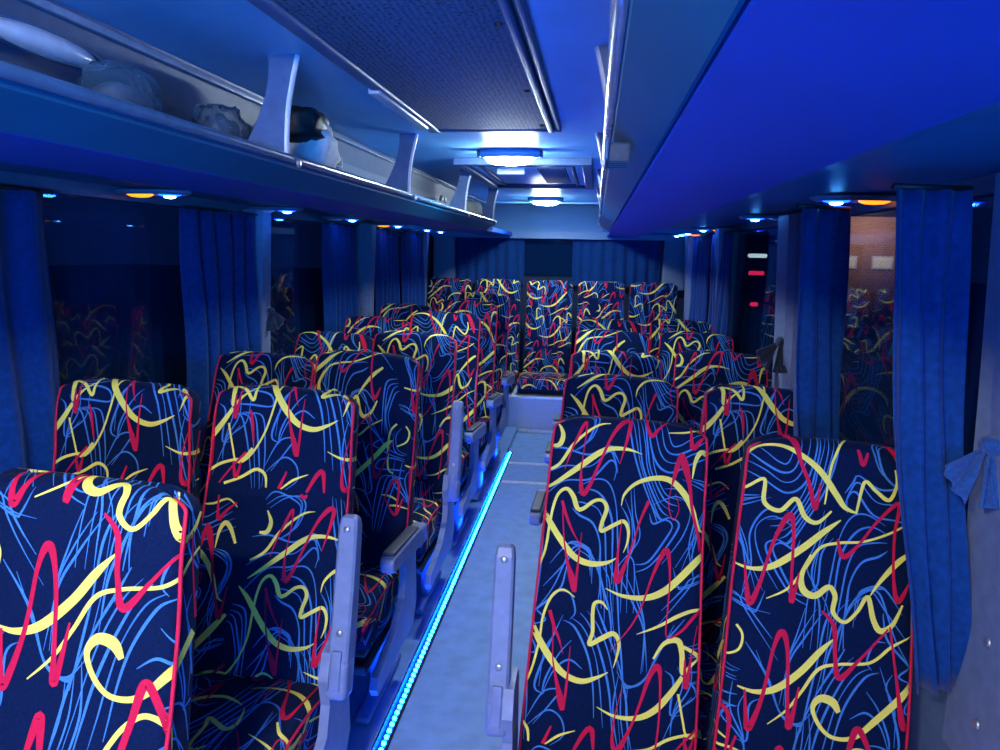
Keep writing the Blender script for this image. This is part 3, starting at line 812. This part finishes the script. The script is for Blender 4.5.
r = empty('roof_hatch', (C0-.01, 4.38, ZC)); tag(r, 'roof hatch with raised frame and dotted grille between the two ceiling lamps', 'hatch')
def ring(mb, x0, x1, y0, y1, w, z0, z1):
    mb.box(x0, x1, y0, y0+w, z0, z1, .006); mb.box(x0, x1, y1-w, y1, z0, z1, .006)
    mb.box(x0, x0+w, y0+w, y1-w, z0, z1, .006); mb.box(x1-w, x1, y0+w, y1-w, z0, z1, .006)
mb = MB(); ring(mb, -.34, .34, -.68, .68, .05, -.035, 0); mb.build('frame', M['bracket'], r)
mb = MB(); mb.box(-.29, .29, -.63, .63, -.016, -.004, .004); mb.build('lid', M['ceil'], r)
mb = MB(); ring(mb, -.24, .25, -.55, .55, .02, -.028, -.012); mb.build('lid_rim', M['duct'], r)
mb = MB(); mb.box(.05, .20, -.40, .40, -.024, -.014, .004); mb.build('grille', M['meshpanel'], r)
mb = MB(); mb.box(-.17, -.02, -.33, -.30, -.045, -.016, .005); mb.build('handle', M['rail'], r)

def ceiling_lamp(x, y, label, lens=None):
    lens = lens or M['lens']
    r = empty('ceiling_lamp', (x, y, ZC)); tag(r, label, 'lamp', 'white ceiling lamps along the aisle')
    mb = MB(); mb.lathe([(.128, 0), (.142, -.008), (.142, -.022), (.132, -.034), (.118, -.038), (.114, -.032)], (0, 0, 0), 40, 'z', 0, 1.0, .40); mb.build('housing', M['ceil'], r)
    mb = MB(); mb.lathe([(.114, -.031), (.110, -.044), (.098, -.056), (.07, -.064), (.03, -.068), (.005, -.069)], (0, 0, 0), 40, 'z', 0, 1.0, .36); mb.build('lens', lens, r)
    mb = MB()
    for q in (-1, 1): mb.box(q*.140-.008, q*.140+.008, -.018, .018, -.036, -.004, .005)
    mb.build('end_clip', M['duct'], r)
    return r
ceiling_lamp(-.405, 3.42, 'lit white ceiling lamp in front of the roof hatch')
ceiling_lamp(-.44, 6.30, 'smaller looking lit ceiling lamp near the rear of the bus')
ceiling_lamp(-.405, -.15, 'lit ceiling lamp overhead at the front of the bus', M['lensfront'])

ceiling_lamp(-.405, -.95, 'lit ceiling lamp above the entrance at the very front', M['lensfront'])
area('added_blue_fill', (.010, .27, 1.0), 150, (.20, -1.30, 1.42), Vector((-.42, .38, .82)).to_track_quat('-Z', 'Y').to_euler(), .8, .3)  # added fill for the ambient blue, no real fitting there
# oval dome light under film at upper left
r = empty('side_dome_light', (C0-.645, 1.30, 1.905), (0, rad(8), 0)); tag(r, 'long oval white dome light with bright chrome ring at the upper left corner', 'lamp')
mb = MB(); mb.lathe([(.10, -.004), (.104, .006), (.100, .016), (.086, .016), (.083, .002)], (0, 0, 0), 40, 'x', 0, 1.7, .25); mb.build('chrome_ring', M['chrome'], r)
mb = MB(); mb.lathe([(.084, .002), (.080, .016), (.06, .026), (.03, .032), (.005, .034)], (0, 0, 0), 40, 'x', 0, 1.7, .25); mb.build('lens', M['rail'], r)

# ------------------------------------------------------------------ reading lamps
def reading_lamp(x, y, s, amber, blue, label):
    """s: direction to the wall"""
    r = empty('reading_lamp', (x, y, 1.7275)); tag(r, label, 'reading lamp', 'reading lamps under the racks')
    mb = MB(); mb.lathe([(.135, .004), (.132, -.005), (.118, -.012), (.106, -.010), (.104, .002)], (0, 0, 0), 36, 'z', 0, 1.0, .46); mb.build('bezel', M['bezel'], r)
    mb = MB(); mb.lathe([(.108, .002), (.106, -.004), (.04, -.006)], (0, 0, 0), 36, 'z', 0, 1.0, .46); mb.build('dish', M['dishglow'] if amber else M['rack'], r)
    mb = MB(); mb.lathe([(.046, -.003), (.044, -.012), (.03, -.018), (.008, -.020)], (s*.052, 0, 0), 24, 'z', 0, 1.0, .75); mb.build('amber_lens', M['lensa'] if amber else M['lens_dim'], r)
    mb = MB(); mb.lathe([(.040, -.003), (.038, -.011), (.028, -.015)], (-s*.056, 0, 0), 24, 'z', 0, 1.0, .75); o = mb.build('blue_lens', M['lensb'] if blue else M['lens_dim'], r)
    mb = MB(); mb.lathe([(.020, -.014), (.018, -.020), (.006, -.023)], (-s*.056, 0, 0), 16, 'z'); mb.build('bulb', M['lensbc'], o)
    return r
LL = [(2.41, 1, 'left reading lamp nearest the camera, amber and blue glowing together'),
      (3.38, 0, 'left blue reading lamp second from the camera'),
      (4.32, 0, 'left blue reading lamp just before the far amber one'),
      (5.35, 1, 'left reading lamp further back glowing amber and blue'),
      (6.29, 0, 'left blue reading lamp second from the rear'), (6.85, 0, 'rearmost left blue reading lamp')]
RL = [(2.38, 1, 'big right reading lamp nearest the camera, bright amber and blue'),
      (3.54, 0, 'right blue reading lamp second from the camera'),
      (5.22, 1, 'right reading lamp further back glowing amber and blue'),
      (6.1, 0, 'right blue reading lamp third from the rear'), (6.5, 1, 'right amber and blue reading lamp second from the rear'), (6.9, 0, 'rearmost right blue reading lamp')]
LXL, LXR = -1.50, .76
for s, x, tab in ((-1, LXL, LL), (1, LXR, RL)):
    for y, am, lb in tab:
        reading_lamp(x, y, s, am, 1, lb)

# ------------------------------------------------------------------ LED strip
r = empty('led_strip', (XP, 1.2, PL-.012)); tag(r, 'glowing blue LED strip along the floor edge of the left seats', 'light strip')
LN = 4.35
mb = MB(); mb.box(.006, .031, 0, LN, -.033, -.022); mb.build('tape', M['ledbase'], r)
mb = MB(); mb.box(.031, .035, 0, LN, -.033, -.014); mb.box(.0005, .005, 0, LN, -.033, .008); mb.build('light_lips', M['ledbase'], r)  # lips added to keep diode light off floor and platform
mb = MB(); mb.box(.015, .027, -.006, .006, -.022, -.012, .003); dm = mb.mesh('diode', M['diode'])
pitch = .032; nd = int(LN/pitch)
for q in range(min(100, nd)): ob('diode', dm, r, (0, .012 + q*pitch, 0))
mb = MB()
for q in range(100, nd): mb.box(.015, .027, .012+q*pitch-.006, .012+q*pitch+.006, -.022, -.012)
st = mb.build('far_diodes', M['diode'], r); st['kind'] = 'stuff'

# ------------------------------------------------------------------ curtains
def curtain(pts, label, z0=.62, z1=1.69, amp=.028, folds=5, flare=None, gather=None, seed=1, fwd=0, group='blue side window curtains'):
    """pts: (x, y) of the two ends along the wall"""
    rnd = random.Random(seed)
    (xa, ya), (xb, yb) = pts; L = math.hypot(xb-xa, yb-ya); tx, ty = (xb-xa)/L, (yb-ya)/L; nx_, ny_ = -ty, tx
    r = empty('curtain', ((xa+xb)/2, (ya+yb)/2, z0)); tag(r, label, 'curtain', group)
    n = 12*folds; rows = []
    ph = [rnd.uniform(-.6, .6) for _ in range(folds+2)]; am = [rnd.uniform(.55, 1.2) for _ in range(folds+2)]
    nz = 22
    for q in range(nz+1):
        t = q/nz; z = z1 + (z0-z1)*t; row = []
        sc = 1.0; sh = 0.0
        if gather: # width factor (top, mid, bottom)
            g = gather; sc = g[0]*(1-t)**2 + 2*g[1]*t*(1-t) + g[2]*t*t; sh = (g[3] if len(g) > 3 else 0)*t*t
        for j in range(n+1):
            u = j/n; f = u*folds; i = int(min(f, folds-1)); w = am[i]*(1-(f-i)) + am[i+1]*(f-i)
            a = amp*w*(.6+.4*t)*math.cos(2*PI*f + ph[i]*t*2*math.sin(PI*(f-i))) + .006*math.sin(9*t+7*u)
            d = (u-.5)*L*sc + sh
            row.append((tx*d + nx_*a, ty*d + ny_*a + fwd*min(1, t*1.3), z-z0))
        rows.append(row)
    mb = MB(); mb.grid(rows, 0, True)
    o = mb.build('cloth', M['curtain'], r)
    sd = o.modifiers.new('thickness', 'SOLIDIFY'); sd.thickness = .003
    mb = MB(); mb.tube([(-tx*L*.52, -ty*L*.52, z1-z0+.004), (tx*L*.52, ty*L*.52, z1-z0+.004)], .006, 8); mb.build('curtain_rail', M['dark'], r)
    return r
XCL, XCR = XL+.07, XR-.065
curtain(((XCL, 1.25), (XCL, 2.0)), 'blue curtain at the left edge of the photo beside the first dark window', folds=5, seed=2)
curtain(((XCL, 2.72), (XCL, 3.32)), 'blue curtain left of the pale window pillar on the left', folds=5, seed=3, amp=.034)
curtain(((XCL, 4.22), (XCL, 4.75)), 'left blue curtain just after the second dark window', folds=5, seed=4, amp=.034)
curtain(((XCL, 5.25), (XCL, 5.85)), 'left blue curtain in the middle of the far curtains', folds=5, seed=5)
curtain(((XCL, 6.0), (XCL, 6.7)), 'furthest left blue curtain near the rear corner', folds=5, seed=6)
curtain(((.748, 1.66), (.588, 1.62)), 'large dark blue curtain hanging over the nearest right window seat', z0=.64, folds=3, seed=7, amp=.022, gather=(1, .92, .72, -.10), fwd=-.10)
curtain(((.735, 2.36), (.567, 2.26)), 'right blue curtain between the pillar and the brick lit window', folds=3, seed=8, amp=.022, gather=(1, .92, .75, -.06), fwd=-.08)
curtain(((XCR, 4.55), (XCR, 5.25)), 'right blue curtain behind the pillar with lit folds', folds=5, seed=9, amp=.022)
curtain(((XCR, 5.4), (XCR, 6.2)), 'furthest right blue curtain near the rear corner', folds=5, seed=10)
curtain(((-1.42, YB-.09), (-.72, YB-.09)), 'blue curtain on the left half of the rear window', z0=1.22, z1=1.685, folds=7, seed=11, amp=.02, group='rear window curtains')
curtain(((-.24, YB-.09), (.62, YB-.09)), 'blue curtain on the right half of the rear window', z0=1.22, z1=1.685, folds=8, seed=12, amp=.02, group='rear window curtains')

# ------------------------------------------------------------------ tie-backs on the pillars
def wedge(mb, base, tip_l, tip_r, th, n=10, ruff=.012, seed=0):
    """flared ruffled cloth from a knot point to a wide hem"""
    rnd = random.Random(seed); base, tl, tr = Vector(base), Vector(tip_l), Vector(tip_r); nrm = (tl-base).cross(tr-base).normalized()
    rows = []
    for q in range(9):
        t = q/8; row = []
        for j in range(n+1):
            u = j/n; p = base.lerp(tl.lerp(tr, u), .12+.88*t) + nrm*(ruff*t*math.sin(u*2*PI*2.5+seed) + th*math.sin(PI*u)*(1-t*.5))
            row.append(p)
        rows.append(row)
    mb.grid(rows, 0, True)
def tieback(loc, s, m, scale, label):
    r = empty('curtain_tieback', loc); tag(r, label, 'curtain tie', 'cloth ties on the window pillars')
    for q, (a, b) in enumerate((((-.13*s, -.03, -.02), (-.075*s, -.06, -.12)), ((-.05*s, -.07, -.12), (.05*s, -.05, -.13)))):
        mb = MB(); wedge(mb, (0, 0, .03), tuple(c*scale for c in a), tuple(c*scale for c in b), -s*.03*scale, seed=q+1, ruff=.014*scale)
        o = mb.build('flounce', m, r); sd = o.modifiers.new('thickness', 'SOLIDIFY'); sd.thickness = .004
    mb = MB(); mb.lathe([(.004, -.035*scale), (.022*scale, -.025*scale), (.028*scale, 0), (.022*scale, .025*scale), (.004, .035*scale)], (0, 0, .025), 14, 'y'); mb.build('knot', m, r)
    mb = MB(); mb.tube([(0, 0, .03), (s*.02, .01, .045), (s*.03, .012, .03)], .005, 8); mb.build('hook', M['bolt'], r)
tieback((XR-.075, 1.53, 1.165), 1, M['tieblue'], .72, 'blue towelling tie with flared ends on the right pillar at the photo edge')
tieback((XR-.075, 3.24, 1.17), 1, M['tiegrey'], .8, 'dark ruffled tie on the right pillar behind the second window seat')
tieback((XL+.085, 3.42, 1.22), -1, M['tiegrey'], .55, 'small dark and white tie clip on the left window pillar')

# ------------------------------------------------------------------ luggage
def lump(name, m, size, seed, n=(20, 14), rough=.25, freq=3.0):
    from mathutils import noise
    mb = MB(); rows = []
    for i in range(n[1]+1):
        th = PI*i/n[1]; row = []
        for j in range(n[0]):
            ph_ = 2*PI*j/n[0]
            d = Vector((math.sin(th)*math.cos(ph_), math.sin(th)*math.sin(ph_), math.cos(th)))
            rr = 1 + rough*noise.noise(d*freq + Vector((seed*3.1, 0, 0)))
            sx = [math.copysign(abs(c)**.75, c) for c in d]
            row.append((sx[0]*size[0]*rr, sx[1]*size[1]*rr, max(-size[2]*.92, sx[2]*size[2]*rr)))
        rows.append(row)
    mb.grid(rows, 0, True, True); return mb
ZS = 1.775
r = empty('plastic_bag', (C0-.585, 1.84, ZS)); tag(r, 'crumpled clear plastic bag lying on the left rack before the first bracket', 'bag')
lump('b', None, (.05, .075, .062), 3, rough=.5).build('bag_body', M['film'], r, (0, 0, .060))
lump('b', None, (.035, .05, .042), 5, rough=.5).build('contents', M['bag'], r, (0, 0, .05))
r = empty('travel_bag', (C0-.50, 2.17, ZS)); tag(r, 'black and white bag standing on the left rack behind the first bracket', 'bag')
lump('b', None, (.065, .085, .075), 8, rough=.35).build('bag_body', M['white'], r, (.01, .05, .070))
lump('b', None, (.075, .075, .055), 9, rough=.3).build('flap', M['dark'], r, (-.01, -.01, .125))
mb = MB(); mb.tube([(-.05, -.06, .13), (-.07, -.12, .12), (-.07, -.17, .08), (-.06, -.19, .018)], .014, 8); mb.build('strap', M['dark'], r)
r = empty('cloth_bundle', (C0-.53, 5.15, ZS)); tag(r, 'beige cloth bundle at the rear end of the left rack', 'bundle')
lump('b', None, (.10, .14, .06), 12, rough=.25).build('bundle_body', M['beige'], r, (0, 0, .056))
mb = MB(); mb.tube([(-.09, 0, .06), (-.05, 0, .115), (.04, 0, .115), (.10, 0, .06)], .008, 8); mb.build('strap', M['white'], r)
r = empty('wrapped_parcel', (C0-.575, 1.43, ZS)); tag(r, 'flat parcel in clear plastic film on the left rack nearest the camera', 'parcel')
lump('b', None, (.06, .085, .062), 15, rough=.2).build('film', M['film'], r, (0, 0, .06))
lump('b', None, (.045, .065, .04), 16, rough=.15).build('contents', M['bag'], r, (0, 0, .045))

# ------------------------------------------------------------------ outside, seen through the right windows
def rel(p): return p
mb = MB(); mb.box(-60, 60, -20, 90, -1.2, -1.0); g = struct(mb.build('ground', mat('asphalt', (.03, .03, .035), .9, scale=3)))
r = empty('brick_building', (8.4, 25, -1.0)); tag(r, 'lit brick building outside the right window', 'building')
mb = MB(); mb.box(-1.2, 1.2, 0, 2.0, 0, 3.85); mb.build('wall', M['brick'], r)
mb = MB(); mb.box(-1.3, 1.3, -.1, 2.1, 3.85, 4.05, .03); mb.build('roof', M['dark'], r)
for q in (-.55, .55):
    mb = MB(); mb.box(q-.33, q+.33, -.04, .02, 2.2, 2.62, .01); fr = mb.build('window', M['white'], r)
    mb = MB(); mb.box(q-.27, q+.27, -.05, -.03, 2.25, 2.57); mb.build('pane', mat('lit_pane', (.8, .8, .7), .3, emit=(1, .85, .6), estr=.35), fr)
area('yard_light', (1, .75, .6), 30, (8.4, 22.6, 3.3), (rad(68), 0, 0), .4, .4, rad(70))
r = empty('bus', (4.65, 20, -1.0)); tag(r, 'dark parked bus outside with white and red lamps, seen beside the right pillar', 'bus')
mb = MB(); mb.box(-1.2, 1.2, 0, 8.0, .35, 3.1, .12); mb.build('body', mat('dark_coach_paint', (.006, .007, .012), .35, coat=.5), r)
mb = MB(); mb.box(-.95, .95, -.02, .03, 1.75, 2.35, .02); mb.build('rear_window', M['dark'], r)
wl = mat('white_marker_lamp', (.9, .95, .95), .3, emit=(.8, 1, .95), estr=3.0); rl = mat('red_tail_lamp', (.6, .02, .03), .3, emit=(1, .02, .10), estr=3.5)
for x in (-.55, .55):
    mb = MB(); mb.box(x-.24, x+.24, -.05, .03, 2.51, 2.61, .04); mb.build('marker_lamp', wl, r)
    mb = MB(); mb.box(x-.20, x+.20, -.04, .03, 2.06, 2.17, .03); mb.build('tail_lamp', rl, r)
    mb = MB(); mb.box(x-.10, x+.10, -.04, .03, 1.26, 1.36, .03); mb.build('reflector', rl, r)
    for q in (1.6, 6.2):
        mb = MB(); mb.lathe([(.15, -.12), (.48, -.12), (.48, .12), (.15, .12)], (x*1.65, q, .48), 24, 'x'); mb.build('wheel', M['dark'], r)

# ------------------------------------------------------------------ world, lights, camera
w = bpy.data.worlds.new('night'); SC.world = w; w.use_nodes = True
bg = w.node_tree.nodes['Background']; bg.inputs['Color'].default_value = (.01, .06, .30, 1); bg.inputs['Strength'].default_value = .15

cam = bpy.data.cameras.new('camera'); co = bpy.data.objects.new('camera', cam); COL.objects.link(co)
cam.sensor_width = 36; cam.lens = 740/1000*36; cam.clip_start = .02
yaw, pitch_, roll = rad(7.189), rad(9.500), rad(1.1)
F = Vector((-math.sin(yaw)*math.cos(pitch_), math.cos(yaw)*math.cos(pitch_), -math.sin(pitch_)))
R0 = Vector((math.cos(yaw), math.sin(yaw), 0)); U0 = R0.cross(F)
R = R0*math.cos(roll) + U0*math.sin(roll); U = -R0*math.sin(roll) + U0*math.cos(roll)
mtx = Matrix((R, U, -F)).transposed().to_4x4(); mtx.translation = Vector((0, 0, 1.55)); co.matrix_world = mtx
SC.camera = co
SC.view_settings.view_transform = 'Standard'; SC.view_settings.look = 'None'; SC.view_settings.gamma = 1
SC.view_settings.use_curve_mapping = False; SC.view_settings.exposure = 0.0
